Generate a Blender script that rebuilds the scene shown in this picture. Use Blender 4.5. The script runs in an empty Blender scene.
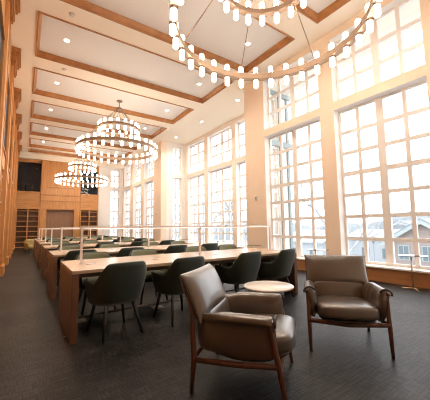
import bpy, bmesh, math, random
from mathutils import Vector, Matrix
random.seed(7)
C = bpy.context.scene.collection
PI = math.pi
R = math.radians
H = 6.2            # ceiling height
EYE = 1.2

# ------------------------------------------------------------------ materials
def _new(name):
    m = bpy.data.materials.new(name); m.use_nodes = True
    nt = m.node_tree; b = nt.nodes['Principled BSDF']
    return m, nt, b
def plain(name, col, rough=.5, metal=0, spec=.5, sheen=0, noise=0, nscale=20, bump=0, coat=0, emit=None, es=0):
    m, nt, b = _new(name)
    b.inputs['Base Color'].default_value = (*col, 1)
    b.inputs['Roughness'].default_value = rough
    b.inputs['Metallic'].default_value = metal
    b.inputs['Specular IOR Level'].default_value = spec
    b.inputs['Coat Weight'].default_value = coat; b.inputs['Coat Roughness'].default_value = .28
    if sheen:
        b.inputs['Sheen Weight'].default_value = sheen
    if emit:
        b.inputs['Emission Color'].default_value = (*emit, 1)
        b.inputs['Emission Strength'].default_value = es
    if noise or bump:
        tc = nt.nodes.new('ShaderNodeTexCoord')
        n = nt.nodes.new('ShaderNodeTexNoise'); n.inputs['Scale'].default_value = nscale
        n.inputs['Detail'].default_value = 4
        nt.links.new(tc.outputs['Object'], n.inputs['Vector'])
        if noise:
            mx = nt.nodes.new('ShaderNodeMix'); mx.data_type = 'RGBA'
            mx.inputs[6].default_value = (*[c*(1-noise) for c in col], 1)
            mx.inputs[7].default_value = (*[min(1, c*(1+noise)) for c in col], 1)
            nt.links.new(n.outputs['Fac'], mx.inputs[0])
            nt.links.new(mx.outputs[2], b.inputs['Base Color'])
        if bump:
            bp = nt.nodes.new('ShaderNodeBump'); bp.inputs['Strength'].default_value = bump
            bp.inputs['Distance'].default_value = .01
            nt.links.new(n.outputs['Fac'], bp.inputs['Height'])
            nt.links.new(bp.outputs['Normal'], b.inputs['Normal'])
    return m
def wood(name, c1, c2, rough=.35, scale=(1, 1, 1), dist=3, spec=.5, freq=6):
    """procedural grain: stretched noise"""
    m, nt, b = _new(name)
    tc = nt.nodes.new('ShaderNodeTexCoord')
    mp = nt.nodes.new('ShaderNodeMapping'); mp.inputs['Scale'].default_value = scale
    n = nt.nodes.new('ShaderNodeTexNoise'); n.inputs['Scale'].default_value = freq
    n.inputs['Detail'].default_value = 5; n.inputs['Distortion'].default_value = .4
    cr = nt.nodes.new('ShaderNodeValToRGB')
    cr.color_ramp.elements[0].position = .3; cr.color_ramp.elements[0].color = (*c1, 1)
    cr.color_ramp.elements[1].position = .7; cr.color_ramp.elements[1].color = (*c2, 1)
    nt.links.new(tc.outputs['Object'], mp.inputs['Vector'])
    nt.links.new(mp.outputs['Vector'], n.inputs['Vector'])
    nt.links.new(n.outputs['Fac'], cr.inputs['Fac'])
    nt.links.new(cr.outputs['Color'], b.inputs['Base Color'])
    b.inputs['Roughness'].default_value = rough
    b.inputs['Specular IOR Level'].default_value = spec
    return m
def carpet_mat():
    m, nt, b = _new('carpet')
    tc = nt.nodes.new('ShaderNodeTexCoord')
    mp = nt.nodes.new('ShaderNodeMapping'); mp.inputs['Scale'].default_value = (2, 30, 1)
    n = nt.nodes.new('ShaderNodeTexNoise'); n.inputs['Scale'].default_value = 2.2; n.inputs['Detail'].default_value = 6
    mp2 = nt.nodes.new('ShaderNodeMapping'); mp2.inputs['Scale'].default_value = (50, 4, 1)
    n2 = nt.nodes.new('ShaderNodeTexNoise'); n2.inputs['Scale'].default_value = 2.2; n2.inputs['Detail'].default_value = 6
    ad = nt.nodes.new('ShaderNodeMath'); ad.operation = 'ADD'
    ck = nt.nodes.new('ShaderNodeTexNoise'); ck.inputs['Scale'].default_value = .9; ck.inputs['Detail'].default_value = 3
    ad2 = nt.nodes.new('ShaderNodeMath'); ad2.operation = 'ADD'
    cr = nt.nodes.new('ShaderNodeValToRGB')
    cr.color_ramp.elements[0].position = .47; cr.color_ramp.elements[0].color = (.003, .0027, .0026, 1)
    cr.color_ramp.elements[1].position = .55; cr.color_ramp.elements[1].color = (.036, .033, .032, 1)
    hv = nt.nodes.new('ShaderNodeMath'); hv.operation = 'MULTIPLY'; hv.inputs[1].default_value = 1/3
    for a_, b_ in ((mp, n), (mp2, n2)):
        nt.links.new(tc.outputs['Object'], a_.inputs['Vector']); nt.links.new(a_.outputs['Vector'], b_.inputs['Vector'])
    nt.links.new(tc.outputs['Object'], ck.inputs['Vector'])
    nt.links.new(n.outputs['Fac'], ad.inputs[0]); nt.links.new(n2.outputs['Fac'], ad.inputs[1])
    nt.links.new(ad.outputs[0], ad2.inputs[0]); nt.links.new(ck.outputs['Fac'], ad2.inputs[1])
    nt.links.new(ad2.outputs[0], hv.inputs[0]); nt.links.new(hv.outputs[0], cr.inputs['Fac'])
    nt.links.new(cr.outputs['Color'], b.inputs['Base Color'])
    b.inputs['Roughness'].default_value = .46
    b.inputs['Specular IOR Level'].default_value = .30
    bp = nt.nodes.new('ShaderNodeBump'); bp.inputs['Strength'].default_value = .18; bp.inputs['Distance'].default_value = .02
    nt.links.new(ad.outputs[0], bp.inputs['Height']); nt.links.new(bp.outputs['Normal'], b.inputs['Normal'])
    return m
def glass_mat(name, tint=(1, 1, 1), refl=.05):
    m = bpy.data.materials.new(name); m.use_nodes = True; nt = m.node_tree
    nt.nodes.remove(nt.nodes['Principled BSDF'])
    t = nt.nodes.new('ShaderNodeBsdfTransparent'); t.inputs[0].default_value = (*tint, 1)
    g = nt.nodes.new('ShaderNodeBsdfGlossy'); g.inputs['Roughness'].default_value = .02
    mx = nt.nodes.new('ShaderNodeMixShader'); mx.inputs[0].default_value = refl
    nt.links.new(t.outputs[0], mx.inputs[1]); nt.links.new(g.outputs[0], mx.inputs[2])
    nt.links.new(mx.outputs[0], nt.nodes['Material Output'].inputs['Surface'])
    return m
def brick_mat():
    m, nt, b = _new('house_brick')
    tc = nt.nodes.new('ShaderNodeTexCoord')
    mp = nt.nodes.new('ShaderNodeMapping'); mp.inputs['Rotation'].default_value = (R(90), 0, R(90))
    br = nt.nodes.new('ShaderNodeTexBrick')
    br.inputs['Color1'].default_value = (.22, .145, .12, 1); br.inputs['Color2'].default_value = (.25, .165, .14, 1)
    br.inputs['Mortar'].default_value = (.27, .22, .2, 1); br.inputs['Scale'].default_value = 3
    nt.links.new(tc.outputs['Object'], mp.inputs['Vector']); nt.links.new(mp.outputs['Vector'], br.inputs['Vector'])
    nt.links.new(br.outputs['Color'], b.inputs['Base Color']); b.inputs['Roughness'].default_value = .9
    return m

M = {}
M['wall'] = plain('wall_paint', (.91, .755, .61), .6, noise=.02, nscale=3)
M['bay'] = plain('bay_wall_daylit_tone', (.89, .78, .68), .6)  # wall cream made paler: the bay's daylight is put into the colour
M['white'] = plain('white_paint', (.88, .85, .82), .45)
M['ceiling'] = plain('ceiling_paint', (.95, .875, .75), .7, noise=.01, nscale=2)
M['panel'] = plain('coffer_panel_paint', (.86, .86, .85), .7, noise=.015, nscale=3)
M['trimwood'] = wood('oak_trim', (.37, .155, .048), (.52, .24, .085), .35, (1, 1, 1), freq=5)
M['oakv'] = wood('oak_panel_vertical', (.50, .225, .07), (.65, .32, .115), .38, (6, 6, .5), freq=3)
M['oakh'] = wood('oak_panel_horizontal', (.50, .225, .07), (.65, .32, .115), .38, (.5, .5, 6), freq=3)
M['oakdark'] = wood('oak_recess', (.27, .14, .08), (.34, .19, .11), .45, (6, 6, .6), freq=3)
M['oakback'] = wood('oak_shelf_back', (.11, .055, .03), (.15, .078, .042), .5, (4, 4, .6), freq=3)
M['baseboard'] = wood('oak_baseboard', (.33, .145, .055), (.43, .20, .085), .4, (.5, .5, 6), freq=3)
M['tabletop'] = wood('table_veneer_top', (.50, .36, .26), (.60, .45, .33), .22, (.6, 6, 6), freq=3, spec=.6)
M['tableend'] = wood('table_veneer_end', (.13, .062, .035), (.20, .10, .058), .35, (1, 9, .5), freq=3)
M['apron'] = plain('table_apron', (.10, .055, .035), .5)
M['walnut'] = wood('walnut', (.07, .026, .014), (.13, .05, .025), .32, (8, 8, .8), freq=3)
M['leather'] = plain('taupe_leather', (.070, .051, .038), .33, noise=.12, nscale=9, bump=.12, spec=.9, coat=.9)
M['piping'] = plain('dark_leather_edge', (.03, .02, .015), .45)
M['green_out'] = plain('dark_green_upholstery', (.017, .028, .020), .75, noise=.15, nscale=30, sheen=.2)
M['green_in'] = plain('sage_green_upholstery', (.20, .215, .14), .75, noise=.12, nscale=30, sheen=.2)
M['black'] = plain('black_stained_wood', (.012, .011, .011), .4)
M['metalwhite'] = plain('white_powder_coat', (.85, .78, .74), .35)
M['steel'] = plain('brushed_steel', (.55, .55, .55), .3, metal=1)
M['brass'] = plain('brushed_brass', (.62, .42, .24), .32, metal=1)
M['bronze'] = plain('bronze_ring', (.30, .21, .15), .42, metal=.6, noise=.05, nscale=6)
M['marble'] = plain('pale_round_top', (.82, .79, .76), .25)
M['smoke'] = plain('smoked_glass_top', (.10, .10, .11), .12)
M['bulb'] = plain('lit_glass_tube', (.9, .85, .75), .3, emit=(1, .84, .67), es=8.3)
M['downlight'] = plain('downlight_lens', (.9, .9, .9), .3, emit=(1, .90, .78), es=12)
M['strip'] = plain('led_strip', (.9, .9, .9), .3, emit=(1, .88, .75), es=1.5)
M['glass'] = glass_mat('window_glass', (.985, .99, .99), .05)
M['darkglass'] = glass_mat('gallery_glass', (.85, .88, .92), .02)
M['carpet'] = carpet_mat()
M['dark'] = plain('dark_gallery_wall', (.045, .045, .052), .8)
M['slate'] = plain('slate_gallery_wall', (.20, .22, .27), .8)
M['plastic'] = plain('white_plastic', (.75, .70, .64), .4)
M['yellow'] = plain('ochre_upholstery', (.38, .27, .10), .7)
M['siding'] = plain('exterior_siding', (.30, .34, .34), .7)
M['snow'] = plain('snow', (.35, .37, .39), .9, noise=.08, nscale=.3)
M['roof'] = plain('slate_roof', (.22, .24, .26), .8)
M['house'] = plain('house_white', (.36, .38, .40), .8)
M['hwin'] = plain('house_window', (.12, .15, .17), .3)
M['bark'] = plain('hazed_branch', (.38, .39, .40), .9)  # pale grey puts the haze into the branch colour, no volume used
M['hill'] = plain('hazy_wood', (.19, .21, .225), .95, noise=.25, nscale=.6)
M['brick'] = brick_mat()
M['curtain'] = plain('grey_blue_books', (.20, .19, .20), .7, noise=.7, nscale=9)

# ------------------------------------------------------------------ mesh helpers
def BM(): return bmesh.new()
def box(bm, x0, x1, y0, y1, z0, z1, mi=0):
    vs = [bm.verts.new(p) for p in ((x0,y0,z0),(x1,y0,z0),(x1,y1,z0),(x0,y1,z0),(x0,y0,z1),(x1,y0,z1),(x1,y1,z1),(x0,y1,z1))]
    for f in ((0,3,2,1),(4,5,6,7),(0,1,5,4),(1,2,6,5),(2,3,7,6),(3,0,4,7)):
        bm.faces.new([vs[i] for i in f]).material_index = mi
def tube(bm, pts, rad, seg=12, cap=True, mi=0):
    """swept tube through pts; rad a number or a list"""
    pts = [Vector(p) for p in pts]; n = len(pts)
    rads = rad if isinstance(rad, (list, tuple)) else [rad]*n
    rings = []; ref = None
    for i, p in enumerate(pts):
        d = (pts[min(i+1, n-1)] - pts[max(i-1, 0)]).normalized()
        if ref is None:
            ref = Vector((0,0,1)) if abs(d.z) < .9 else Vector((1,0,0))
        a = d.cross(ref).normalized(); b_ = d.cross(a).normalized(); ref = -b_ if b_.dot(ref) < 0 else b_
        ref = a.cross(d).normalized()
        rings.append([bm.verts.new(p + rads[i]*(math.cos(2*PI*k/seg)*a + math.sin(2*PI*k/seg)*ref)) for k in range(seg)])
    for i in range(n-1):
        for k in range(seg):
            f = bm.faces.new((rings[i][k], rings[i][(k+1) % seg], rings[i+1][(k+1) % seg], rings[i+1][k])); f.smooth = True; f.material_index = mi
    if cap:
        bm.faces.new(rings[0][::-1]).material_index = mi; bm.faces.new(rings[-1]).material_index = mi
def lathe(bm, prof, seg=32, c=(0,0), mi=0):
    """prof: list of (r, z)"""
    rings = []
    for r, z in prof:
        if r < 1e-5: rings.append([bm.verts.new((c[0], c[1], z))])
        else: rings.append([bm.verts.new((c[0]+r*math.cos(2*PI*k/seg), c[1]+r*math.sin(2*PI*k/seg), z)) for k in range(seg)])
    for a, b_ in zip(rings, rings[1:]):
        for k in range(seg):
            l = (k+1) % seg
            q = [a[k], a[l], b_[l], b_[k]] if len(a) > 1 and len(b_) > 1 else ([a[0], b_[l], b_[k]] if len(a) == 1 else [a[k], a[l], b_[0]])
            f = bm.faces.new(q); f.smooth = True; f.material_index = mi
def obj(name, bm, mat, parent=None, bevel=0, smooth=False, subd=0):
    bmesh.ops.recalc_face_normals(bm, faces=bm.faces)
    me = bpy.data.meshes.new(name); bm.to_mesh(me); bm.free()
    for m in (mat if isinstance(mat, (list, tuple)) else [mat]): me.materials.append(m)
    o = bpy.data.objects.new(name, me); C.objects.link(o)
    if parent: o.parent = parent
    if smooth:
        for p in me.polygons: p.use_smooth = True
    if bevel:
        b = o.modifiers.new('bevel', 'BEVEL'); b.width = bevel; b.segments = 3; b.limit_method = 'ANGLE'
        b.harden_normals = False
    if subd:
        s = o.modifiers.new('sub', 'SUBSURF'); s.levels = subd; s.render_levels = subd
    return o
def tag(o, label, cat=None, group=None, kind=None):
    o['label'] = label
    if cat: o['category'] = cat
    if group: o['group'] = group
    if kind: o['kind'] = kind
    return o
def thing(name, label, cat, loc=(0,0,0), rz=0, group=None, kind=None):
    o = bpy.data.objects.new(name, None); C.objects.link(o); o.empty_display_size = .1
    o.location = loc; o.rotation_euler = (0, 0, rz)
    return tag(o, label, cat, group, kind)
def dup(root, loc, rz, label, group=None):
    r = root.copy(); C.objects.link(r); r.location = loc; r.rotation_euler = (0, 0, rz); r['label'] = label
    if group: r['group'] = group
    for ch in list(root.children):
        c = ch.copy(); C.objects.link(c); c.parent = r
        for g in ch.children:
            d = g.copy(); C.objects.link(d); d.parent = c
    return r
def struct(name, bm, mat, label, cat, **k):
    o = obj(name, bm, mat, **k); return tag(o, label, cat, kind='structure')

def holed(bm, axis, p0, p1, us, zs, holes, mi=0, mr=1):
    """slab between p0 and p1 on axis; us/zs = ranges; holes (u0,u1,z0,z1); reveals get material mr"""
    U = sorted(set([us[0], us[1]] + [h[0] for h in holes] + [h[1] for h in holes]))
    Z = sorted(set([zs[0], zs[1]] + [h[2] for h in holes] + [h[3] for h in holes]))
    U = [u for u in U if us[0] <= u <= us[1]]; Z = [z for z in Z if zs[0] <= z <= zs[1]]
    def P(d, u, z):
        return {'x': (d, u, z), 'y': (u, d, z), 'z': (u, z, d)}[axis]
    def solid(i, j):
        if not (0 <= i < len(U)-1 and 0 <= j < len(Z)-1): return False
        cu, cz = (U[i]+U[i+1])/2, (Z[j]+Z[j+1])/2
        return not any(h[0] < cu < h[1] and h[2] < cz < h[3] for h in holes)
    cache = {}
    def V(d, u, z):
        k = (d, u, z)
        if k not in cache: cache[k] = bm.verts.new(P(*k))
        return cache[k]
    for i in range(len(U)-1):
        for j in range(len(Z)-1):
            if not solid(i, j): continue
            u0, u1, z0, z1 = U[i], U[i+1], Z[j], Z[j+1]
            for d in (p0, p1):
                bm.faces.new((V(d,u0,z0), V(d,u1,z0), V(d,u1,z1), V(d,u0,z1))).material_index = mi
            for di, dj, a, b_ in ((-1,0,(u0,z0),(u0,z1)), (1,0,(u1,z0),(u1,z1)), (0,-1,(u0,z0),(u1,z0)), (0,1,(u0,z1),(u1,z1))):
                if not solid(i+di, j+dj):
                    inner = 0 <= i+di < len(U)-1 and 0 <= j+dj < len(Z)-1
                    bm.faces.new((V(p0,*a), V(p0,*b_), V(p1,*b_), V(p1,*a))).material_index = mr if inner else mi
def cushion(bm, sx, sy, sz, c=(0,0,0), e=.35, n=20, rot=None, puff=0, mi=0):
    """rounded box from a projected cube grid (superellipsoid-like); puff bulges top and bottom"""
    rot = rot or Matrix.Identity(3); c = Vector(c); cache = {}
    def pt(a, b_, cc):
        v = Vector((a, b_, cc))
        p = 1/e
        l = (abs(a)**p + abs(b_)**p + abs(cc)**p)**(1/p)
        v = v/l
        q = Vector((v.x*sx/2, v.y*sy/2, v.z*sz/2*(1+puff*(1-v.x*v.x)*(1-v.y*v.y))))
        return c + rot @ q
    def V(a, b_, cc):
        k = (round(a,5), round(b_,5), round(cc,5))
        if k not in cache: cache[k] = bm.verts.new(pt(*k))
        return cache[k]
    g = [math.sin((-1+2*i/n)*PI/2*.92)/math.sin(PI/2*.92) for i in range(n+1)]
    for ax in range(3):
        for s in (-1, 1):
            for i in range(n):
                for j in range(n):
                    q = []
                    for (u, v) in ((g[i],g[j]), (g[i+1],g[j]), (g[i+1],g[j+1]), (g[i],g[j+1])):
                        p = [u, v]; p.insert(ax, s); q.append(V(*p))
                    f = bm.faces.new(q if s > 0 else q[::-1]); f.smooth = True; f.material_index = mi

# ------------------------------------------------------------------ shell
XL, XR, XB = -.75, 6.35, 7.9          # left wall, right wall, bay wall
YB, YE, YR = -1.2, 7.3, 22.0          # behind camera, bay start, rear wall
Y2 = 14.6
b = BM(); box(b, XL-.2, XB+.3, YB-.2, YR+3.2, -.25, 0)
struct('floor', b, M['carpet'], 'dark charcoal woven carpet with fine stripes', 'floor')

cof = [(1.80+2.7*i, 3.80+2.7*i) for i in range(0, 7)]
cof = [(a, c) for a, c in cof]
cof.insert(0, (-.9, 1.10))
cof[-1] = (18.0, 19.9); cof.append((20.55, 21.35))
cof = [(a, c) for a, c in cof if c > a]
cof = [(-.85,1.10),(1.85,3.80),(4.55,6.50),(7.20,9.15),(9.90,11.85),(12.60,14.55),(15.30,17.25),(18.0,19.9),(20.5,21.3)]
CX0, CX1 = .09, 5.75
b = BM()
holed(b, 'z', H, H+.35, (XL-.2, XB+.3), (YB-.2, YR+3.2), [(CX0, CX1, a, c) for a, c in cof], 0, 0)
struct('ceiling', b, M['ceiling'], 'cream plaster ceiling with sunken rectangular coffers', 'ceiling')
b = BM(); box(b, XL-.2, XB+.3, YB-.2, YR+3.2, H+.36, H+.5)
struct('ceiling_slab', b, M['panel'], 'pale grey panel field seen inside the sunken ceiling coffers', 'ceiling')
def ring_molding(x0, x1, y0, y1, n):
    # crown moulding running round the inside of one coffer; stepped profile (inset, z)
    prof = [(0, H-.025), (.035, H-.025), (.045, H+.03), (.085, H+.08), (.10, H+.11), (.10, H+.14), (0, H+.14)]
    bm = BM(); rings = []
    for ins, z in prof:
        i = ins - .03
        rings.append([bm.verts.new(p) for p in ((x0+i,y0+i,z),(x1-i,y0+i,z),(x1-i,y1-i,z),(x0+i,y1-i,z))])
    rings.append(rings[0])
    for a, c in zip(rings, rings[1:]):
        for k in range(4): bm.faces.new((a[k], a[(k+1)%4], c[(k+1)%4], c[k]))
    o = obj('trim_%d' % n, bm, M['trimwood'])
    return o
ordn = ['nearest the camera, mostly out of frame', 'over the near chandelier', 'second', 'third', 'fourth', 'fifth', 'sixth', 'seventh', 'last, by the far wall']
for i, (a, c) in enumerate(cof):
    tag(ring_molding(CX0, CX1, a, c, i+1), 'stained oak crown moulding framing the ceiling coffer, %s going back' % ordn[i], 'ceiling trim', kind='structure')
    bm = BM(); box(bm, CX0-.02, CX1+.02, a-.02, c+.02, H+.14, H+.19)
    tag(obj('ceiling_panel', bm, M['panel']), 'flat pale grey panel in the ceiling coffer, %s going back' % ordn[i], 'ceiling panel', kind='structure')

# openings
LZ0, LZ1, UZ0, UZ1 = .30, 4.10, 4.33, 6.0
near_w = [(4.28, 6.33), (1.90, 3.87), (-.60, 1.45)]
bay_w = [(12.45, 14.28), (10.05, 12.10), (7.75, 9.75)]
far_w = [(15.75, 17.35), (17.85, 19.45), (20.1, 21.7)]
def wallx(name, x0, x1, y0, y1, wins, label, paint='wall'):
    bm = BM(); hs = []
    for a, c in wins: hs += [(a, c, LZ0, LZ1), (a, c, UZ0, UZ1)]
    holed(bm, 'x', x0, x1, (y0, y1), (0, H), hs, 0, 1)
    return struct(name, bm, [M[paint], M['white']], label, 'wall')
T = .34
wallx('wall_right', XR, XR+T, YB, YE, near_w, 'cream wall with tall gridded windows on the right of the room')
wallx('wall_bay', XB, XB+T, YE, Y2, bay_w, 'cream outer wall of the deep window bay, paled for daylight', 'bay')
wallx('wall_far_right', XR, XR+T, Y2, YR, far_w, 'cream wall with tall windows beyond the bay')
END_W = (7.08, 7.68)
for nm, y0, y1, lab in (('wall_bay_near', YE-T, YE, 'return wall at the near end of the window bay'), ('wall_bay_far', Y2, Y2+T, 'daylight paled return wall with one narrow window at the far end of the bay')):
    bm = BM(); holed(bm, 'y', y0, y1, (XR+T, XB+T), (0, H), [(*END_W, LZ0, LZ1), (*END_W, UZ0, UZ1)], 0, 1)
    struct(nm, bm, [M['white'], M['white']], lab, 'wall')  # trim white on both bay ends puts the daylight into their colour
b = BM(); holed(b, 'y', YR, YR+T, (4.55, XR+T), (0, H), [(5.45, 6.08, LZ0, LZ1), (5.45, 6.08, UZ0, 5.75)], 0, 1)
struct('wall_rear', b, [M['white'], M['white']], 'white plaster part of the far wall with one narrow window', 'wall')
b = BM(); box(b, XL-.2, XB+.3, YB-.2, YB, 0, H)
struct('wall_front', b, M['wall'], 'cream wall behind the viewer', 'wall')
b = BM(); box(b, XL-.2, XL-.0, YB, YR, 0, H)
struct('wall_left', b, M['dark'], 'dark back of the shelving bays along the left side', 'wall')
b = BM(); box(b, XL-.2, 4.6, YR+2.6, YR+2.8, 0, H); box(b, 4.6, 4.8, YR+T, YR+2.8, 0, H); box(b, XL-.2, XL, YR, YR+2.6, 0, H)
struct('wall_gallery', b, M['slate'], 'slate grey walls of the gallery room behind the far panelling', 'wall')

# exterior facing of the bay (white columns and cornices seen through the first near window)
b = BM()
for z in (.1, 4.12, H-.15):
    box(b, XR+T+.02, XB+T+.1, YE-T-.10, YE-T, z, z+.20)
for x in (XR+T+.02, 6.98, 7.72, XB+T-.12):
    box(b, x, x+.11, YE-T-.06, YE-T, .3, H)
obj_ = struct('trim_20', b, M['siding'], 'pale exterior pilasters and cornices on the outside of the bay', 'exterior trim')

# windows
wn = [0]
def window(axis, d, u0, u1, z0, z1, rows, sashes, cols, inw, label, thick=None, deep=.26, detail=True):
    """axis 'x': window in a plane x=d (wall face), u along y; inw = +1 if the room is on the low side"""
    wn[0] += 1
    r = thing('window_%d' % wn[0], label, 'window', kind='structure')
    g0 = d + inw*(deep-.05); g1 = d + inw*deep
    lo, hi = min(g0, g1), max(g0, g1)
    def B(bm, a, c, e, f, dd=0):
        if axis == 'x': box(bm, lo-dd, hi+dd, a, c, e, f)
        else: box(bm, a, c, lo-dd, hi+dd, e, f)
    fr = BM(); w = .055
    B(fr, u0, u0+w, z0, z1); B(fr, u1-w, u1, z0, z1); B(fr, u0+w, u1-w, z0, z0+w+.02); B(fr, u0+w, u1-w, z1-w, z1)
    obj('frame', fr, M['white'], r)
    sw = (u1-u0-2*w)/sashes; mw = .16
    if sashes > 1:
        for s in range(1, sashes):
            mm = BM(); uc = u0+w+s*sw; B(mm, uc-mw/2, uc+mw/2, z0+w, z1-w, .012); obj('mullion', mm, M['white'], r)
    gr = BM(); hz = z1-z0-2*w
    for s in range(sashes):
        a = u0+w+s*sw + (mw/2 if s else 0); c = u0+w+(s+1)*sw - (mw/2 if s < sashes-1 else 0)
        for k in range(1, cols):
            uc = a+(c-a)*k/cols; B(gr, uc-.040, uc+.040, z0+w, z1-w, .004)
        for k in range(1, rows):
            t = .052 if (thick and k == thick) else .040
            zc = z0+w+hz*k/rows; B(gr, a, c, zc-t, zc+t, .002 if t < .045 else .010)
    obj('muntins', gr, M['white'], r)
    gl = BM(); m_ = (lo+hi)/2
    if axis == 'x': box(gl, m_-.003, m_+.003, u0+w, u1-w, z0+w, z1-w)
    else: box(gl, u0+w, u1-w, m_-.003, m_+.003, z0+w, z1-w)
    obj('glass', gl, M['glass'], r)
    # sky portal just outside the pane (guides daylight sampling, gives no light itself)
    L = bpy.data.lights.new('portal', 'AREA'); L.shape = 'RECTANGLE'
    lw, lh = (u1-u0), (z1-z0); L.size = lw; L.size_y = lh; L.cycles.is_portal = True
    po = bpy.data.objects.new('sky_portal', L); C.objects.link(po)
    uc, zc = (u0+u1)/2, (z0+z1)/2
    dd = d + inw*(deep+.04)
    if axis == 'x':
        po.location = (dd, uc, zc); po.rotation_euler = (R(90), 0, R(90)*(1 if inw > 0 else -1))
    else:
        po.location = (uc, dd, zc); po.rotation_euler = (R(90), 0, R(180) if inw > 0 else 0)
        if inw > 0: po.rotation_euler = (R(-90), 0, 0)
    if axis == 'x': po.rotation_euler = (0, R(90), 0) if inw > 0 else (0, R(-90), 0); L.size, L.size_y = lh, lw
    po['label'] = 'daylight entering through a window'; po['kind'] = 'structure'
    return r
wl = ['near wall window beside the pier with the wall device', 'near wall window behind the side table at the right edge', 'near wall window outside the right edge of the view', 'wall window behind the viewer', 'second wall window behind the viewer', 'third wall window behind the viewer']
for i, (a, c) in enumerate(near_w):
    window('x', XR, a, c, LZ0, LZ1, 7, 2, 2, 1, 'tall lower ' + wl[i], thick=4)
    window('x', XR, a, c, UZ0, UZ1, 3, 2, 2, 1, 'short upper ' + wl[i])
bl = ['of the deep bay, farthest from the viewer', 'of the deep bay, middle one', 'of the deep bay, half hidden by the near pier']
for i, (a, c) in enumerate(bay_w):
    window('x', XB, a, c, LZ0, LZ1, 7, 2, 2, 1, 'tall lower window ' + bl[i], thick=4)
    window('x', XB, a, c, UZ0, UZ1, 3, 2, 2, 1, 'short upper window ' + bl[i])
fl_ = ['beyond the bay, nearest the second pier', 'beyond the bay, middle of three', 'beyond the bay, nearest the far wall']
for i, (a, c) in enumerate(far_w):
    window('x', XR, a, c, LZ0, LZ1, 7, 2, 2, 1, 'tall lower window ' + fl_[i], thick=4)
    window('x', XR, a, c, UZ0, UZ1, 3, 2, 2, 1, 'short upper window ' + fl_[i])
for yy, inw, lab in ((YE, -1, 'near end wall of the bay'), (Y2, 1, 'far end wall of the bay')):
    window('y', yy, *END_W, LZ0, LZ1, 7, 1, 2, inw, 'narrow tall window in the ' + lab, thick=4)
    window('y', yy, *END_W, UZ0, UZ1, 3, 1, 2, inw, 'narrow short upper window in the ' + lab)
window('y', YR, 5.45, 6.08, LZ0, LZ1, 7, 1, 2, 1, 'narrow tall window in the far white wall', thick=4)
window('y', YR, 5.45, 6.08, UZ0, 5.75, 3, 1, 2, 1, 'narrow short upper window in the far white wall')

# baseboards with a narrow sill cap
def baseb(name, pts, label):
    bm = BM(); box(bm, *pts, 0, .255)
    o = struct(name, bm, M['baseboard'], label, 'baseboard', bevel=.006)
    x0, x1, y0, y1 = pts
    c = BM(); box(c, x0-.012, x1, y0, y1, .256, .285); obj('cap', c, M['baseboard'], o, bevel=.004)
baseb('baseboard_right', (XR-.06, XR, YB, YE), 'tall oak baseboard below the near right windows')
baseb('baseboard_bay', (XB-.06, XB, YE, Y2), 'tall oak baseboard below the bay windows')
baseb('baseboard_far', (XR-.06, XR, Y2, YR), 'tall oak baseboard below the windows beyond the bay')
for i, (x, ws) in enumerate(((XR, near_w), (XB, bay_w), (XR, far_w))):
    for j, (a, c) in enumerate(ws):
        bm = BM(); box(bm, x-.10, x+.20, a-.02, c+.02, LZ0-.012, LZ0+.018)
        struct('window_%d_sill' % (wn[0]+1), bm, M['white'], 'white sill board under the %s window %s' % (('first', 'second', 'third', 'fourth', 'fifth', 'sixth')[j], ('of the near wall', 'of the bay', 'beyond the bay')[i]), 'window sill')
        wn[0] += 1

# ------------------------------------------------------------------ left wall woodwork
XF = -.43                                # pilaster face
piers = [1.10-2.7] + [c for a, c in cof[:-1]]
pl = []
k = 0
for y0 in [-.0-1.6, 1.10, 3.80, 6.50, 9.15, 11.85, 14.55, 17.25, 19.95]:
    y1 = y0 + .72
    r = thing('pilaster', ['behind the viewer', 'beside the viewer', 'first in view ahead', 'at the top left corner', 'second from the top left corner', 'third from the top left corner', 'fourth from the top left corner', 'fifth from the top left corner', 'nearest the far wall'][k], 'pilaster', (XL, y0, 0), kind='structure')
    r['label'] = 'oak pilaster with stepped capital on the left wall, ' + r['label']
    w = XF-XL; D = .72
    bm = BM(); box(bm, 0, w, 0, D, .25, 5.72); box(bm, w, w+.015, 0, .07, .25, 5.72); box(bm, w, w+.015, D-.07, D, .25, 5.72)
    obj('shaft', bm, M['oakv'], r)
    bm = BM(); box(bm, 0, w+.06, -.04, D+.04, 0, .25); obj('plinth', bm, M['oakv'], r)
    bm = BM(); box(bm, 0, w+.05, -.03, D+.03, 5.72, 5.80); box(bm, 0, w+.075, -.05, D+.05, 5.80, 6.02); box(bm, 0, w+.12, -.09, D+.09, 6.02, 6.10); box(bm, 0, w+.16, -.12, D+.12, 6.10, H)
    obj('capital', bm, M['trimwood'], r)
    k += 1
ys = [-.88+0, 1.82, 4.52, 7.22, 9.87, 12.57, 15.27, 17.97]
ye = [1.10, 3.80, 6.50, 9.15, 11.85, 14.55, 17.25, 19.95]
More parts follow.
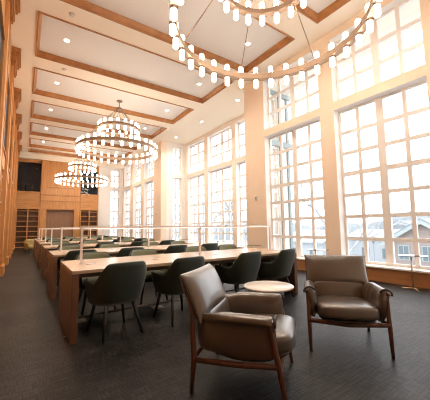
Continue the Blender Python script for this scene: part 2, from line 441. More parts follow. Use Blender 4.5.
for i, (y0, y1) in enumerate(zip(ys, ye)):
    D = y1-y0
    r = thing('bookcase', 'tall built in oak bookcase on the left wall, %s bay from the viewer' % ('first', 'second', 'third', 'fourth', 'fifth', 'sixth', 'seventh', 'eighth')[i], 'bookcase', (XL, y0, 0), kind=None)
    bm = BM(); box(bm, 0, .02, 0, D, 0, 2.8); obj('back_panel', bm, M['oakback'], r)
    bm = BM(); box(bm, .02, .24, D/2-.03, D/2+.03, .25, 2.75); obj('divider', bm, M['oakv'], r)
    bm = BM(); box(bm, .02, .27, 0, D, 0, .25); obj('plinth', bm, M['oakh'], r)
    for s in range(7):
        bm = BM(); z = .55+.33*s; box(bm, .02, .255, 0, D, z, z+.035); obj('shelf', bm, M['oakh'], r)
    bm = BM(); box(bm, .0, .27, 0, D, 2.75, 3.1); obj('header', bm, M['oakh'], r)
    g = thing('gallery_opening', 'dark glazed gallery opening high on the left wall, %s bay from the viewer' % ('first', 'second', 'third', 'fourth', 'fifth', 'sixth', 'seventh', 'eighth')[i], 'interior window', (XL, y0, 0), kind='structure')
    bm = BM(); box(bm, .275, .285, .06, D-.06, 3.15, 4.85); obj('pane', bm, M['darkglass'], g)
    bm = BM(); box(bm, .23, .30, 0, .06, 3.1, 4.9); box(bm, .23, .30, D-.06, D, 3.1, 4.9); box(bm, .23, .30, .06, D-.06, 3.1, 3.15); box(bm, .23, .30, .06, D-.06, 4.85, 4.9)
    obj('frame', bm, M['trimwood'], g)
    bm = BM(); box(bm, .235, .25, .06, D-.06, 3.15, 4.85); obj('curtain', bm, M['curtain'], g)
    bm = BM(); box(bm, 0, .27, 0, D, 4.9, H); obj('header', bm, M['oakh'], g)

# ------------------------------------------------------------------ far wall panelling
yw = YR
b = BM()
holed(b, 'y', yw, yw+.12, (XL, 4.55), (0, 5.85), [(XL+.3, .85, 3.70, 5.65), (3.30, 4.50, 3.70, 5.40)], 0, 0)
struct('wall_rear_panelling', b, M['oakh'], 'oak panelled far wall with two dark gallery openings', 'wall')
b = BM(); box(b, XL, XR, yw-.30, yw+.3, 5.85, H)
struct('trim_21', b, M['ceiling'], 'cream dropped beam above the far oak wall', 'beam')
# projecting centre mass
r = thing('wood_chimney_breast', 'projecting oak panelled centre section of the far wall', 'wall panelling', (0, yw, 0), kind='structure')
r.name = 'wall_rear_centre'
bm = BM(); box(bm, .88, 1.25, -.30, 0, 0, 5.84); box(bm, 2.90, 3.27, -.30, 0, 0, 5.84); box(bm, 1.25, 2.90, -.30, 0, 2.52, 4.0)
box(bm, 1.25, 2.90, -.24, 0, 4.0, 5.84)
obj('panelling', bm, M['oakv'], r)
bm = BM(); box(bm, 1.22, 2.93, -.33, -.30, 3.96, 4.02); box(bm, .86, 3.29, -.34, -.30, 3.44, 3.52); box(bm, .86, 3.29, -.33, -.30, 3.05, 3.10); box(bm, 1.20, 2.95, -.34, -.30, 2.48, 2.56)
obj('moulding', bm, M['trimwood'], r)
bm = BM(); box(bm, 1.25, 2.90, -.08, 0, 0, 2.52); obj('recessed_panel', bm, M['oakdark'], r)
for (x0, x1, lab) in ((-.43, .86, 'left of the centre panelling'), (3.30, 4.52, 'right of the centre panelling')):
    w = x1-x0
    r = thing('bookcase', 'empty built in oak bookcase on the far wall, ' + lab, 'bookcase', (x0, yw, 0))
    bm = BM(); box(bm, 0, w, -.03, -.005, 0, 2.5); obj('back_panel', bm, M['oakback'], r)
    for x in (0, w/2-.03, w-.06):
        bm = BM(); box(bm, x, x+.06, -.28, -.03, 0, 2.5); obj('upright', bm, M['oakv'], r)
    for s in range(8):
        z = .02+.335*s; bm = BM(); box(bm, .0, w, -.27, -.03, z, z+.04); obj('shelf', bm, M['oakh'], r)
    bm = BM(); box(bm, 0, w, -.29, -.005, 2.5, 2.62); obj('cornice', bm, M['oakh'], r, bevel=.01)
    bm = BM(); box(bm, 0, w, -.20, -.005, 2.62, 3.66); box(bm, 0, w, -.26, -.2, 3.58, 3.66); obj('parapet', bm, M['oakh'], r)
    pn = BM(); box(pn, 0, w, .02, .03, 3.7, 5.6); tag(obj('gallery_pane', pn, M['darkglass'], None), 'dark glass pane of the gallery opening ' + lab, 'glass pane', kind='structure').location = (x0, yw, 0)
for i, (x, z) in enumerate(((-.2, 3.66), (.1, 3.66), (.42, 3.66))):
    r = thing('gallery_chair', 'dark chair silhouette behind the left gallery glass, %s' % ('leftmost', 'middle one', 'rightmost')[i], 'chair', (x, yw+.5, 3.2), group='chairs up in the gallery')
    bm = BM(); cushion(bm, .26, .05, .5, (0, .12, .78)); obj('backrest', bm, M['black'], r)
    bm = BM(); cushion(bm, .27, .27, .06, (0, 0, .48)); obj('seat', bm, M['black'], r)
    for sx in (-.1, .1):
        for sy in (-.1, .1):
            bm = BM(); tube(bm, ((sx, sy, 0), (sx, sy, .46)), .012, 6); obj('leg', bm, M['black'], r)
b = BM(); box(b, XL, 4.6, YR+.12, YR+2.6, 3.05, 3.2)
struct('floor_gallery', b, M['dark'], 'dark upper gallery floor behind the far wall', 'floor')

# ------------------------------------------------------------------ wall and ceiling devices
def device(name, x, y, z, label):
    r = thing(name, label, 'wall device', (x, y, z))
    bm = BM(); box(bm, -.03, 0, -.06, .06, -.08, .08); obj('housing', bm, M['plastic'], r, bevel=.01)
    bm = BM(); cushion(bm, .03, .07, .07, (-.035, 0, .01), n=6); obj('lens', bm, M['steel'], r)
device('wall_alarm', XR, 6.78, 2.14, 'small white alarm device on the near cream pier')
device('wall_alarm', XR, 15.1, 1.98, 'small white alarm device on the second cream pier beyond the bay')

dl = []
for i, (a, c) in enumerate(cof[1:-1]):
    for x in (.76, 5.0): dl.append((x, (a+c)/2, H+.14, a))
for y in (8.2, 10.9, 13.6): dl.append((6.8, y, H, 0))
first = None
for i, (x, y, z, a) in enumerate(dl):
    if i >= 14:
        lab = 'small square recessed downlight in the bay ceiling, %s' % ('nearest', 'middle of three', 'farthest')[i-14]
    else:
        lab = 'small square recessed downlight in the %s end of the %s coffer' % ('left' if i % 2 == 0 else 'right', ('near chandelier', 'second', 'third', 'fourth', 'fifth', 'sixth', 'seventh', 'first hidden', 'second hidden', 'third hidden')[i//2])
    if first is None:
        first = thing('downlight', lab, 'ceiling light', (x, y, z), 0, 'recessed downlights')
        bm = BM(); holed(bm, 'z', -.006, 0, (-.075, .075), (-.075, .075), [(-.055, .055, -.055, .055)], 0, 0); obj('trim_ring', bm, M['white'], first)
        bm = BM(); box(bm, -.055, .055, -.055, .055, -.004, -.001); obj('lens', bm, M['downlight'], first)
    else: dup(first, (x, y, z), 0, lab)
    L = bpy.data.lights.new('downlight_spot', 'SPOT'); L.energy = 150; L.color = (1, .84, .66); L.spot_size = R(140); L.spot_blend = 1; L.shadow_soft_size = .18
    lo = bpy.data.objects.new('downlight_spot', L); C.objects.link(lo); lo.location = (x, y, z-.03); lo['label'] = 'light of a ceiling downlight'; lo['kind'] = 'structure'
bm = BM(); lathe(bm, [(0, -.04), (.05, -.04), (.065, -.02), (.065, 0), (0, 0)], 20)
o = obj('smoke_detector', bm, M['plastic']); o.location = (.72, 6.85, H); tag(o, 'small round smoke detector on the cream strip of ceiling, upper left', 'smoke detector')
bm = BM(); lathe(bm, [(0, -.04), (.05, -.04), (.065, -.02), (.065, 0), (0, 0)], 20)
o = obj('smoke_detector', bm, M['plastic']); o.location = (.85, 9.5, H); tag(o, 'small round smoke detector on the cream ceiling strip behind the third coffer from the camera', 'smoke detector')

# ------------------------------------------------------------------ chandeliers
def make_chandelier(loc, label):
    r = thing('chandelier', label, 'chandelier', loc, 0, 'tiered ring chandeliers')
    # local z = 0 at the ceiling
    bm = BM(); lathe(bm, [(0, 0), (.11, 0), (.11, -.03), (.06, -.05), (.018, -.06), (0, -.06)], 24); obj('canopy', bm, M['bronze'], r)
    bm = BM(); tube(bm, ((0,0,-.05), (0,0,-.30)), .014, 8); obj('stem', bm, M['bronze'], r)
    bm = BM(); lathe(bm, [(0, -.28), (.09, -.29), (.13, -.33), (.13, -.37), (.05, -.40), (0, -.40)], 24); obj('hub', bm, M['bronze'], r)
    for name, RR, zc, n, a0, hh in (('large_ring', 1.44, 4.215-H, 30, 91, .052), ('small_ring', .735, 5.03-H, 18, 92, .038)):
        bm = BM(); w = .056
        lathe(bm, [(RR-w, zc-hh), (RR+w, zc-hh), (RR+w, zc+hh), (RR-w, zc+hh), (RR-w, zc-hh)], 96)
        for f in bm.faces: f.smooth = False
        ring = obj(name, bm, M['bronze'], r)
        for k in range(n):
            a = R(a0) + 2*PI*k/n; x, y = RR*math.cos(a), RR*math.sin(a)
            if k == 0:
                bm = BM(); lathe(bm, [(0, -.075), (.050, -.075), (.050, .065), (0, .065)], 14)
                bm2 = BM(); bm3 = BM()
                lathe(bm2, [(0, -.225), (.034, -.223), (.043, -.21), (.043, -.065), (0, -.065)], 14)
                lathe(bm3, [(0, .06), (.043, .06), (.043, .18), (.034, .193), (0, .195)], 14)
                cm = bpy.data.meshes.new('collar'); bmesh.ops.recalc_face_normals(bm, faces=bm.faces); bm.to_mesh(cm); bm.free(); cm.materials.append(M['bronze'])
                gm = bpy.data.meshes.new('lamp_tube'); bmesh.ops.recalc_face_normals(bm2, faces=bm2.faces); bm2.to_mesh(gm); bm2.free(); gm.materials.append(M['bulb'])
                um = bpy.data.meshes.new('lamp_tube'); bmesh.ops.recalc_face_normals(bm3, faces=bm3.faces); bm3.to_mesh(um); bm3.free(); um.materials.append(M['bulb'])
            g = bpy.data.objects.new('lamp_tube', gm); C.objects.link(g); g.parent = r; g.location = (x, y, zc)
            c = bpy.data.objects.new('collar', cm); C.objects.link(c); c.parent = r; c.location = (x, y, zc)
            u = bpy.data.objects.new('lamp_tube', um); C.objects.link(u); u.parent = r; u.location = (x, y, zc)
    for k in range(6):
        a = R(8+60*k); bm = BM()
        tube(bm, ((.10*math.cos(a), .10*math.sin(a), -.36), (1.44*math.cos(a), 1.44*math.sin(a), 4.22-H)), .009, 6); obj('rod', bm, M['bronze'], r)
    for k in range(4):
        a = R(30+90*k); bm = BM()
        tube(bm, ((.10*math.cos(a), .10*math.sin(a), -.36), (.735*math.cos(a), .735*math.sin(a), 5.05-H)), .008, 6); obj('rod', bm, M['bronze'], r)
    return r
ch = make_chandelier((2.93, 2.76, H), 'nearest two ring chandelier, huge and cropped by the top edge of the photo')
dup(ch, (2.92, 10.8, H), 0, 'middle two ring chandelier with many glowing glass tubes, fully in view')
dup(ch, (2.93, 18.9, H), 0, 'farthest two ring chandelier in front of the oak panelled far wall')

# ------------------------------------------------------------------ reading tables
TX0, TX1, TD = .45, 4.06, 1.15
def make_table(loc, label):
    r = thing('reading_table', label, 'table', loc, 0, 'long reading tables in rows')
    W = TX1-TX0
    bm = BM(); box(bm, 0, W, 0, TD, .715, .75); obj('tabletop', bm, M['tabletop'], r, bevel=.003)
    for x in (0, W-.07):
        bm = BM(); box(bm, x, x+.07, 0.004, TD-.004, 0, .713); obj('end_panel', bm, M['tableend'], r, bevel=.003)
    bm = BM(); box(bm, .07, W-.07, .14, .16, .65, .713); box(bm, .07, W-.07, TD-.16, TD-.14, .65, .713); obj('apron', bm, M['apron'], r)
    bm = BM(); tube(bm, ((.07, .60, .10), (W-.07, .60, .10)), .014, 10); obj('foot_rail', bm, M['steel'], r)
    for x in (.28, 1.15, 2.18, 3.1):
        bm = BM(); lathe(bm, [(0, .7505), (.055, .7505), (.055, .753), (0, .753)], 20, (x, .52)); obj('socket_cover', bm, M['steel'], r)
    return r
def make_lamp(loc, label):
    r = thing('reading_light', label, 'table lamp', loc, 0, 'linear reading lights on the tables')
    for x in (0, 1.78, 3.40):
        bm = BM(); lathe(bm, [(0, .0005), (.03, .0005), (.03, .008), (0, .008)], 16, (x, 0)); box(bm, x-.014, x+.014, -.014, .014, .006, .445); obj('post', bm, M['metalwhite'], r)
    bm = BM(); box(bm, -.018, 3.418, -.035, .035, .445, .475); obj('light_bar', bm, M['metalwhite'], r, bevel=.002)
    bm = BM(); box(bm, .02, 3.38, -.008, .008, .441, .4445); obj('diffuser', bm, M['strip'], r)
    return r
NT = 6; STEP = 2.27
tw = ['nearest', 'second', 'third', 'fourth', 'fifth', 'sixth']
tb = make_table((TX0, 3.33, 0), 'nearest long reading table with walnut end panel and pale top')
lp = make_lamp((.63, 3.95, .75), 'slim white linear reading light on the nearest long table')
for i in range(1, NT):
    dup(tb, (TX0, 3.33+STEP*i, 0), 0, '%s long reading table counting back from the viewer' % tw[i])
    dup(lp, (.63, 3.95+STEP*i, .75), 0, 'slim white linear reading light on the %s long table' % tw[i])

# ------------------------------------------------------------------ upholstered chairs
def make_chair(loc, rz, label, group):
    """tub chair, +y is the way it faces; shell wraps the back and drops to low arms"""
    r = thing('upholstered_chair', label, 'chair', loc, rz, group)
    NU, NV = 40, 10
    def prof(t):                      # t -1..1 round the shell, 0 = middle of back
        a = t*R(128)
        rx, ry = .33, .31
        e = .74
        sx = math.copysign(abs(math.sin(a))**e, math.sin(a)); cy = math.copysign(abs(math.cos(a))**e, math.cos(a))
        x, y = rx*sx, -ry*cy
        if cy < 0: y = ry*abs(cy)*1.05
        s = abs(t)
        k = min(1, max(0, (s-.25)/.30)); k = k*k*(3-2*k)
        top = .815 - .012*(s/.34)**2*(s < .34) - (.012 if s >= .34 else 0) - .20*k
        return x, y, top
    def grid(bm, off, mi, zlo, flip):
        rows = []
        for i in range(NU+1):
            t = -1+2*i/NU; x, y, top = prof(t); col = []
            for j in range(NV+1):
                v = j/NV; z = zlo + (top-zlo)*v
                sc = .74 + .26*min(1, (z-.33)/.30)**.6 if z > .33 else .74
                lean = -.055*max(0, (z-.45)/.36) * max(0, -y/.285)
                l = math.hypot(x, y); xx, yy = x*(1-off/l), y*(1-off/l)
                col.append(bm.verts.new((xx*sc, yy*sc + lean + .0, z)))
            rows.append(col)
        for i in range(NU):
            for j in range(NV):
                q = (rows[i][j], rows[i+1][j], rows[i+1][j+1], rows[i][j+1])
                f = bm.faces.new(q if not flip else q[::-1]); f.smooth = True; f.material_index = mi
        return rows
    bm = BM()
    o_ = grid(bm, 0, 0, .36, False); i_ = grid(bm, .038, 1, .40, True)
    for i in range(NU):       # rounded top lip
        a, c = o_[i][-1], o_[i+1][-1]; d, e_ = i_[i][-1], i_[i+1][-1]
        m0 = bm.verts.new((a.co+d.co)/2+Vector((0,0,.012))); m1 = bm.verts.new((c.co+e_.co)/2+Vector((0,0,.012)))
        for q in ((a, c, m1, m0), (m0, m1, e_, d)):
            f = bm.faces.new(q); f.smooth = True; f.material_index = 0
        f = bm.faces.new((o_[i][0], i_[i][0], i_[i+1][0], o_[i+1][0])); f.material_index = 0
    for i in (0, NU):
        for j in range(NV):
            bm.faces.new((o_[i][j], o_[i][j+1], i_[i][j+1], i_[i][j]))
    bmesh.ops.remove_doubles(bm, verts=bm.verts, dist=.0005)
    obj('back_shell', bm, [M['green_out'], M['green_in']], r)
    bm = BM(); cushion(bm, .45, .47, .075, (0, .03, .445), e=.3, n=12, puff=.25); obj('seat', bm, M['green_in'], r)
    bm = BM(); cushion(bm, .42, .44, .06, (0, .02, .375), e=.3, n=8); obj('seat_base', bm, M['green_out'], r)
    for sx in (-1, 1):
        for sy in (-1, 1):
            bm = BM(); tube(bm, ((sx*.225, sy*.225-(.0 if sy > 0 else .03), 0), (sx*.155, sy*.15+.01, .37)), [.013, .024], 10); obj('leg', bm, M['black'], r)
    return r
cx = [.93, 1.75, 2.79, 3.58]
pos = ['first from the aisle', 'second from the aisle', 'third from the aisle', 'fourth, nearest the windows']
firstc = None
rj = random.Random(3)
near_l = ['dark green upholstered chair seen from behind at the near left corner of the nearest table', 'dark green upholstered chair just behind the pale pillow of the left lounge chair', 'dark green upholstered chair behind the round side table, left one', 'dark green upholstered chair at the window end of the nearest table, near side']
for i in range(NT):
    for side in (0, 1):
        for j, x in enumerate(cx):
            y = 3.33+STEP*i + (.13 if side == 0 else TD-.02)
            rz = (0 if side == 0 else PI) + R(rj.uniform(-5, 5))
            jx = rj.uniform(-.04, .04) if i else 0; jy = rj.uniform(-.05, .05) if i else 0
            if i == 0 and side == 0: rz = R((8, 5, 5, 12)[j])
            if i == 0 and side == 1: rz = PI
            if i == 0 and side == 0: lab = near_l[j]
            else: lab = 'green upholstered chair on the %s side of the %s reading table, %s' % (('near', 'far')[side], tw[i], pos[j])
            if firstc is None: firstc = make_chair((x, y, 0), rz, lab, 'green chairs at the reading tables')
            else: dup(firstc, (x+jx, y+jy, 0), rz, lab)

# floor outlet boxes
for i, (x, y) in enumerate(((.66, 4.1), (1.73, 4.08))):
    r = thing('floor_outlet', 'small silver floor outlet under the nearest table, %s' % ('close to its aisle end panel', 'behind its second chair')[i], 'floor outlet', (x, y, 0), 0)
    bm = BM(); box(bm, -.08, .08, -.08, .08, 0, .006); obj('plate', bm, M['steel'], r, bevel=.002)
    bm = BM(); box(bm, -.05, .05, -.05, .05, .006, .012); obj('lid', bm, M['plastic'], r, bevel=.002)
bm = BM(); cushion(bm, .018, .012, .005, (0, 0, .0025), n=4)
o = obj('paper_scrap', bm, M['plastic']); o.location = (.44, 3.62, 0); o.scale = (1.6,1.6,1); tag(o, 'tiny white scrap on the carpet beside the nearest table end', 'paper scrap')

# ------------------------------------------------------------------ lounge chairs
def pillow(bm, w, h, t, rot, c, n=26, pinch=.05):
    c = Vector(c); V = {}
    def P(u, v, s):
        x = u*w/2*(1-pinch*(1-v*v)); y = v*h/2*(1-pinch*(1-u*u))
        k = max(0, (1-abs(u)**3.2))**.55*max(0, (1-abs(v)**3.2))**.55
        return c + rot @ Vector((x, s*t/2*k, y))
    for s in (-1, 1):
        for i in range(n+1):
            for j in range(n+1):
                u = math.sin((-1+2*i/n)*PI/2); v = math.sin((-1+2*j/n)*PI/2)
                if i in (0, n) or j in (0, n):
                    V[(i,j,s)] = V.get((i,j,-s)) or bm.verts.new(P(u, v, s))
                else: V[(i,j,s)] = bm.verts.new(P(u, v, s))
    for s in (-1, 1):
        for i in range(n):
            for j in range(n):
                q = [V[(i,j,s)], V[(i+1,j,s)], V[(i+1,j+1,s)], V[(i,j+1,s)]]
                f = bm.faces.new(q); f.smooth = True
def make_lounge(loc, rz, label):
    r = thing('lounge_armchair', label, 'armchair', loc, rz, 'leather lounge armchairs')
    # +y forward; local feet: front (±.345,.34), rear (±.29,-.36)
    for sx in (-1, 1):
        bm = BM(); tube(bm, ((sx*.350, .335, 0), (sx*.352, .300, .22), (sx*.354, .245, .50), (sx*.354, .232, .565)), [.014, .020, .020, .015], 14); obj('front_leg', bm, M['walnut'], r)
        bm = BM(); tube(bm, ((sx*.318, -.345, 0), (sx*.322, -.325, .24), (sx*.322, -.335, .46), (sx*.322, -.340, .60), (sx*.315, -.440, .825)), [.014, .021, .019, .012, .008], 14); obj('rear_leg', bm, M['walnut'], r)
        bm = BM(); tube(bm, ((sx*.322, -.325, .235), (sx*.337, 0, .245), (sx*.352, .292, .275)), .020, 12); obj('side_rail', bm, M['walnut'], r)
    bm = BM(); tube(bm, ((-.352, .292, .275), (0, .297, .252), (.352, .292, .275)), .021, 12); obj('front_rail', bm, M['walnut'], r)
    bm = BM(); tube(bm, ((-.322, -.325, .25), (.322, -.325, .25)), .016, 12); obj('rear_rail', bm, M['walnut'], r)
    # leather belt: arms and lower back in one wrapped cushion
    path = []
    for i in range(61):
        t = -1+2*i/60
        a = abs(t)
        if a < .30: p = (a/.30*.17, -.315)
        elif a < .52:
            q = (a-.30)/.22*PI/2; p = (.17+.125*math.sin(q), -.19-.125*math.cos(q))
        else:
            q = (a-.52)/.48; p = (.295+.022*q, -.19+.455*q)
        path.append((p[0]*(1 if t > 0 else -1), p[1], t))
    # cross section: (outward offset, height), thick padded panel rolling outward at the top
    sec = [(-.035,.30),(-.045,.36),(-.048,.44),(-.045,.51),(-.028,.562),(.0,.588),(.030,.592),(.060,.578),(.078,.552),(.072,.535),(.050,.545),(.034,.53),(.030,.47),(.034,.40),(.030,.34),(.015,.295),(-.015,.285)]
    bm = BM(); rings = []
    for i, (x, y, t) in enumerate(path):
        x0, y0, _ = path[max(0, i-1)]; x1, y1, _ = path[min(60, i+1)]
        d = Vector((x1-x0, y1-y0, 0)).normalized(); nrm = Vector((d.y, -d.x, 0))
        if nrm.dot(Vector((x, y+.0, 0))) < 0: nrm = -nrm
        a = abs(t)
        armf = min(1, max(0, (a-.45)/.2)); armf = armf*armf*(3-2*armf)
        frontf = max(0, (a-.9)/.1)
        ring = []
        for (o_, z_) in sec:
            oo = o_
            if o_ > .03 and z_ > .5: oo = .03 + (o_-.03)*armf
            zz = z_
            zz += (1-armf)*(.0) + (-.028*(1-armf) if z_ > .5 else 0)
            # belly: the outer panel droops under the seat to the side
            if z_ < .35: zz -= .03*math.sin(min(1, max(0,(1-a)/.5))*PI)*armf
            wr = .004*math.sin(t*47+z_*22)*(1 if o_ < 0 else .4)
            k = 1 - .35*frontf**2
            ctr = .44
            ring.append(bm.verts.new(Vector((x, y, 0)) + nrm*((oo+wr)*(k if o_ < 0 else 1)) + Vector((0, 0, ctr+(zz-ctr)*(1-.10*frontf**2*(1 if zz < ctr else .15))))))
        rings.append(ring)
    for a_, c_ in zip(rings, rings[1:]):
        for k in range(len(sec)):
            l = (k+1) % len(sec)
            f = bm.faces.new((a_[k], a_[l], c_[l], c_[k])); f.smooth = True
    for rg, s in ((rings[0], -1), (rings[-1], 1)):
        cen = sum((v.co for v in rg), Vector())/len(rg) + Vector((0, .018, 0)); cv = bm.verts.new(cen)
        for k in range(len(rg)):
            f = bm.faces.new((rg[k], rg[(k+1) % len(rg)], cv)); f.smooth = True
    obj('arm_and_back_wrap', bm, M['leather'], r, subd=1)
    for sx in (-1, 1):     # rolled dark edge and wooden tip at the front of the arm
        bm = BM(); pts = [(sx*(.317+o_), .276, z_) for (o_, z_) in sec[4:10]]
        tube(bm, pts, .010, 8); obj('arm_piping', bm, M['piping'], r)
        bm = BM(); cushion(bm, .034, .045, .034, (sx*.362, .262, .548), n=6); obj('arm_tip', bm, M['walnut'], r)
    bm = BM(); cushion(bm, .57, .66, .15, (0, .065, .355), e=.22, n=24, puff=.22, rot=Matrix.Rotation(R(5), 3, 'X')); obj('seat_cushion', bm, M['leather'], r)
    bm = BM(); cushion(bm, .52, .60, .04, (0, .06, .295), e=.25, n=10); obj('seat_underside', bm, M['piping'], r)
    rot = Matrix.Rotation(R(25), 3, 'X')
    bm = BM(); cushion(bm, .56, .12, .26, (0, -.245, .44), e=.25, n=18, rot=Matrix.Rotation(R(12), 3, 'X')); obj('lumbar_cushion', bm, M['leather'], r)
    bm = BM(); pillow(bm, .68, .39, .19, rot, (0, -.345, .665), pinch=.03); pw = obj('back_pillow', bm, M['leather'], r)
    for sx in (-1, 1):
        bm = BM(); tube(bm, [tuple(Vector((0,-.345,.665)) + rot @ Vector((sx*.34*(1-.03*(1-v*v)), -.004, v*.19))) for v in (-1,-.5,0,.5,1)], .006, 6); obj('pillow_piping', bm, M['piping'], pw)
    return r
lc = make_lounge((2.825, 1.745, 0), math.atan2(-.65, -.76) - PI/2, 'taupe leather lounge armchair facing the viewer in front of the windows')
dup(lc, (1.53, 1.80, 0), math.atan2(-.79, .61) - PI/2, 'taupe leather lounge armchair in side view with light reflecting on its pillow')

# round side table
r = thing('round_side_table', 'pale round side table between the two leather lounge chairs', 'side table', (2.37, 2.37, 0))
bm = BM(); lathe(bm, [(0, .495), (.27, .495), (.285, .505), (.285, .515), (.28, .52), (0, .52)], 64); obj('tabletop', bm, M['marble'], r)
for k in range(4):
    a = R(20+90*k); bm = BM(); tube(bm, ((.23*math.cos(a), .23*math.sin(a), 0), (.12*math.cos(a), .12*math.sin(a), .494)), .009, 8); obj('leg', bm, M['steel'], r)

# slim pedestal side tables at the windows
def make_ped(loc, rz, label):
    r = thing('pedestal_side_table', label, 'side table', loc, rz, 'slim pedestal tables by the windows')
    bm = BM(); box(bm, -.20, .26, -.07, .25, .595, .608); obj('tabletop', bm, M['smoke'], r, bevel=.004)
    bm = BM(); tube(bm, ((0,0,.02), (0,0,.594)), .011, 10); obj('pole', bm, M['brass'], r)
    for k in range(2):
        bm = BM(); a = R(20+90*k); c, s = math.cos(a), math.sin(a)
        tube(bm, ((-.19*c, -.19*s, .010), (.19*c, .19*s, .010)), .010, 8); obj('foot_bar', bm, M['brass'], r)
    return r
pd = make_ped((6.10, 2.31, 0), R(-70), 'slim brass pedestal side table standing by the window at the right edge')
dup(pd, (5.95, 4.30, 0), R(-70), 'slim pedestal side table before the near window, top peeking above the facing lounge chair')
dup(pd, (5.95, 6.65, 0), R(-60), 'slim pedestal side table at the near pier beyond the nearest reading table')
dup(pd, (6.6, 9.4, 0), R(-60), 'slim pedestal side table in the bay before its half hidden window')
dup(pd, (6.6, 12.3, 0), R(-60), 'slim pedestal side table far inside the bay')

# ochre armchair in the aisle far back
r = thing('tub_armchair', 'small ochre armchair at the end of the aisle by the far bookcases', 'armchair', (.45, 17.6, 0), R(200))
bm = BM(); cushion(bm, .68, .62, .30, (0, 0, .30), n=10); r.scale = (.85, .85, .85); obj('seat', bm, M['yellow'], r)
bm = BM(); cushion(bm, .72, .16, .50, (0, -.30, .55), n=10); obj('backrest', bm, M['yellow'], r)
for sx in (-1, 1):
    bm = BM(); cushion(bm, .13, .60, .46, (sx*.33, .02, .38), n=8); obj('armrest', bm, M['yellow'], r)
    for sy in (-1, 1):
        bm = BM(); tube(bm, ((sx*.28, sy*.25, 0), (sx*.28, sy*.25, .2)), .02, 8); obj('leg', bm, M['black'], r)

# ------------------------------------------------------------------ outside
GZ = -5.0
b = BM(); box(b, XB+.6, 160, -60, 160, GZ-.3, GZ)
tag(obj('ground', b, M['snow']), 'snow dusted ground outside below the windows', 'ground', kind='structure')
def house(loc, W, D, Hh, rh, wallm, label, wins, chim=False, gable='x'):
    """facade looks to -x; W along y, D along x; gable facing -x"""
    r = thing('house', label, 'house', loc)
    bm = BM()
    pf = [(-W/2, 0), (W/2, 0), (W/2, Hh), (0, Hh+rh), (-W/2, Hh)] if gable == 'x' else [(-W/2, 0), (W/2, 0), (W/2, Hh), (-W/2, Hh)]
    A = [bm.verts.new((0, y, z)) for y, z in pf]; B_ = [bm.verts.new((D, y, z)) for y, z in pf]
    bm.faces.new(A[::-1]); bm.faces.new(B_)
    for k in range(len(pf)): bm.faces.new((A[k], A[(k+1) % len(pf)], B_[(k+1) % len(pf)], B_[k]))
    obj('wall', bm, wallm, r)
    bm = BM(); t = .25
    if gable == 'x':
        for s in (-1, 1):
            q = [(-.5, s*(W/2+.5), Hh-.5*rh/(W/2)), (-.5, 0, Hh+rh), (D+.5, 0, Hh+rh), (D+.5, s*(W/2+.5), Hh-.5*rh/(W/2))]
            lo_ = [bm.verts.new((x, y, z+.02)) for x, y, z in q]; hi_ = [bm.verts.new((x, y, z+t)) for x, y, z in q]
            bm.faces.new(lo_[::-1]); bm.faces.new(hi_)
            for k in range(4): bm.faces.new((lo_[k], lo_[(k+1) % 4], hi_[(k+1) % 4], hi_[k]))
    else:
        for s in (-1, 1):
            q = [(D/2+s*(D/2+.5), -W/2-.4, Hh-.1), (D/2, -W/2-.4, Hh+rh), (D/2, W/2+.4, Hh+rh), (D/2+s*(D/2+.5), W/2+.4, Hh-.1)]
            lo_ = [bm.verts.new((x, y, z+.02)) for x, y, z in q]; hi_ = [bm.verts.new((x, y, z+t)) for x, y, z in q]
            bm.faces.new(lo_[::-1]); bm.faces.new(hi_)
            for k in range(4): bm.faces.new((lo_[k], lo_[(k+1) % 4], hi_[(k+1) % 4], hi_[k]))
    obj('roof', bm, M['roof'] if gable == 'x' else M['snow'], r)
    if gable == 'x':
        bm = BM()
        for s in (-1, 1):
            q = [(s*(W/2+.5), Hh-.5*rh/(W/2)-.35), (0, Hh+rh-.35), (0, Hh+rh+.05), (s*(W/2+.5), Hh-.5*rh/(W/2)+.05)]
            a_ = [bm.verts.new((-.62, y, z)) for y, z in q]; c_ = [bm.verts.new((-.51, y, z)) for y, z in q]
            bm.faces.new(a_); bm.faces.new(c_[::-1])
            for k in range(4): bm.faces.new((a_[k], a_[(k+1) % 4], c_[(k+1) % 4], c_[k]))
        obj('gable_trim', bm, M['siding'], r)
    for (y, z, w, h) in wins:
        bm = BM(); box(bm, -.06, .02, y-w/2, y+w/2, z, z+h); f = obj('window_casing', bm, M['siding'], r)
        bm = BM(); box(bm, -.08, -.06, y-w/2+.1, y-.04, z+.1, z+h-.1); box(bm, -.08, -.06, y+.04, y+w/2-.1, z+.1, z+h-.1); obj('pane', bm, M['hwin'], f)
    return r
# brick gable house seen in the right window
hb = house((34, 11.6, GZ), 7.4, 9, 4.3, 2.3, M['brick'], 'brick house with a white edged gable seen through the right window', [(1.9, 2.4, 1.1, 1.6), (-.3, 2.4, 1.1, 1.6), (-2.3, 2.4, 1.1, 1.6)])
house((57, 22.8, GZ), 8.0, 8, 5.0, 1.7, M['house'], 'pale gabled house behind the long white building', [(0, 3, 1.2, 1.5)])
house((44, 20.8, GZ), 9.5, 8, 4.2, 1.0, M['house'], 'long white building with snowy roof left of the brick house', [(-3.5, 1.2, 1.2, 1.6), (-1, 1.2, 1.2, 1.6), (2, 1.2, 1.2, 1.6)], gable='y')
house((40, 31.5, GZ), 8.0, 9, 3.4, 1.8, M['house'], 'white house with snowy roof seen through the first near window', [(-2, 1.0, 1.2, 1.4), (1.5, 1.0, 1.2, 1.4)], gable='y')
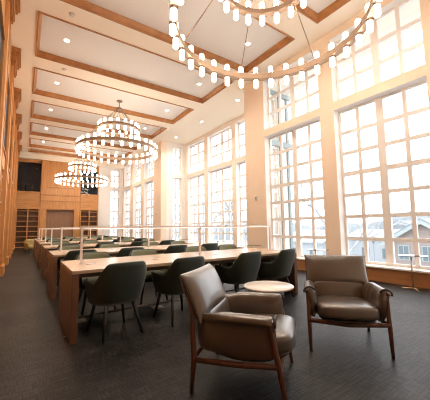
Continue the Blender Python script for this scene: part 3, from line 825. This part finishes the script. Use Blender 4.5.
# street lamp
r = thing('street_lamp', 'dark street lamp standing before the long white building', 'street lamp', (28, 13.7, GZ))
bm = BM(); tube(bm, ((0,0,0), (0,0,4.5)), [.09, .05], 8); obj('pole', bm, M['roof'], r)
bm = BM(); lathe(bm, [(0, 4.5), (.12, 4.5), (.24, 4.9), (.28, 4.95), (.05, 5.15), (0, 5.2)], 12); obj('lantern', bm, M['roof'], r)

# low wooded rise far behind
rh = random.Random(5); b = BM(); n = 90; rows = []
for k, (dx, f) in enumerate(((0, 0), (4, .75), (10, 1), (25, .8))):
    rows.append([])
for i in range(n+1):
    y = -40 + 190*i/n
    h = 5.6 + 1.3*math.sin(i*.21) + .8*math.sin(i*.53+1) + rh.uniform(-.45, .45)
    for k, (dx, f) in enumerate(((0, 0), (4, .75), (10, 1), (25, .8))):
        rows[k].append(b.verts.new((95+dx-max(0,(y-40))*.25, y, GZ + h*f*1.35)))
for k in range(3):
    for i in range(n): b.faces.new((rows[k][i], rows[k][i+1], rows[k+1][i+1], rows[k+1][i])).smooth = True
tag(obj('wooded_hill', b, M['hill']), 'low hazy grey wooded rise along the horizon', 'hill', kind='structure')

def tree_mesh(seed, hgt):
    rr = random.Random(seed); bm = BM()
    def br(p, d, l, r0, dep):
        q = p + d*l*.5 + Vector((rr.uniform(-.05,.05), rr.uniform(-.05,.05), 0))*l
        e = p + d*l
        tube(bm, (p, q, e), [r0, r0*.85, r0*.65], 5 if dep < 2 else 3, cap=False)
        if dep >= 5: return
        for _ in range(3 if dep < 4 else 3):
            ax = Vector((rr.gauss(0,1), rr.gauss(0,1), rr.gauss(0,.3))).normalized()
            nd = (d + ax*rr.uniform(.45, .85) + Vector((0,0,.12))).normalized()
            br(e if rr.random() < .6 else q, nd, l*rr.uniform(.62,.82), r0*.6, dep+1)
    br(Vector((0,0,0)), Vector((0,0,1)), hgt*.27, hgt*.018, 0)
    me = bpy.data.meshes.new('bare_tree'); bm.to_mesh(me); bm.free(); me.materials.append(M['bark'])
    return me
tm = [tree_mesh(s, 9) for s in (1, 2, 3)]
spots = [(24, 15), (25, 31), (27, 45), (13, 23), (18, 60), (62, 13), (78, 28), (73, 22), (60, 40), (75, 46), (62, 56), (84, 38), (70, 66), (58, 72), (64, 4), (66, -5), (86, 20), (82, 56), (50, 58), (44, 68), (78, 12), (36, 78), (80, 2)]
desc = ['close outside the bay', 'in the row behind the houses', 'far off towards the hill']
for i, (x, y) in enumerate(spots):
    o = bpy.data.objects.new('bare_tree', tm[i % 3]); C.objects.link(o); o.location = (x, y, GZ - (0 if i < 5 else .1)); o.rotation_euler = (0, 0, i*1.7)
    s = 1.7 if i < 5 else rh.uniform(1.4, 1.75); o.scale = (s, s, s)
    tag(o, 'leafless winter tree greyed for haze outside the windows, ' + desc[0 if i < 5 else (1 if x < 60 else 2)], 'tree', desc[0 if i < 5 else (1 if x < 60 else 2)].join(('bare trees ', '')))

# ------------------------------------------------------------------ camera
cam = bpy.data.cameras.new('camera'); co = bpy.data.objects.new('camera', cam); C.objects.link(co)
yw_, pt, rl = R(34.578), R(5.53), R(-.687)
f = Vector((math.sin(yw_)*math.cos(pt), math.cos(yw_)*math.cos(pt), math.sin(pt)))
rt = Vector((math.cos(yw_), -math.sin(yw_), 0)); up = rt.cross(f)
a_ = math.cos(rl)*rt + math.sin(rl)*up; b_ = -math.sin(rl)*rt + math.cos(rl)*up
co.matrix_world = Matrix(((a_.x, b_.x, -f.x, 0), (a_.y, b_.y, -f.y, 0), (a_.z, b_.z, -f.z, EYE), (0, 0, 0, 1)))
cam.sensor_fit = 'HORIZONTAL'; cam.sensor_width = 36; cam.lens = 277.8/430*36; cam.clip_start = .05; cam.clip_end = 500
bpy.context.scene.camera = co

# ------------------------------------------------------------------ daylight and exposure
w = bpy.data.worlds.new('overcast'); bpy.context.scene.world = w; w.use_nodes = True
bg = w.node_tree.nodes['Background']; bg.inputs[0].default_value = (.92, .96, 1.0, 1); bg.inputs[1].default_value = 2.25
sc = bpy.context.scene
sc.view_settings.view_transform = 'Standard'; sc.view_settings.look = 'None'; sc.view_settings.gamma = 1
sc.view_settings.exposure = 1.03
sc.cycles.max_bounces = 8; sc.cycles.diffuse_bounces = 6; sc.cycles.transparent_max_bounces = 16
sc.cycles.sample_clamp_indirect = 6
sc.cycles.use_denoising = True
sc.cycles.filter_width = 1.1
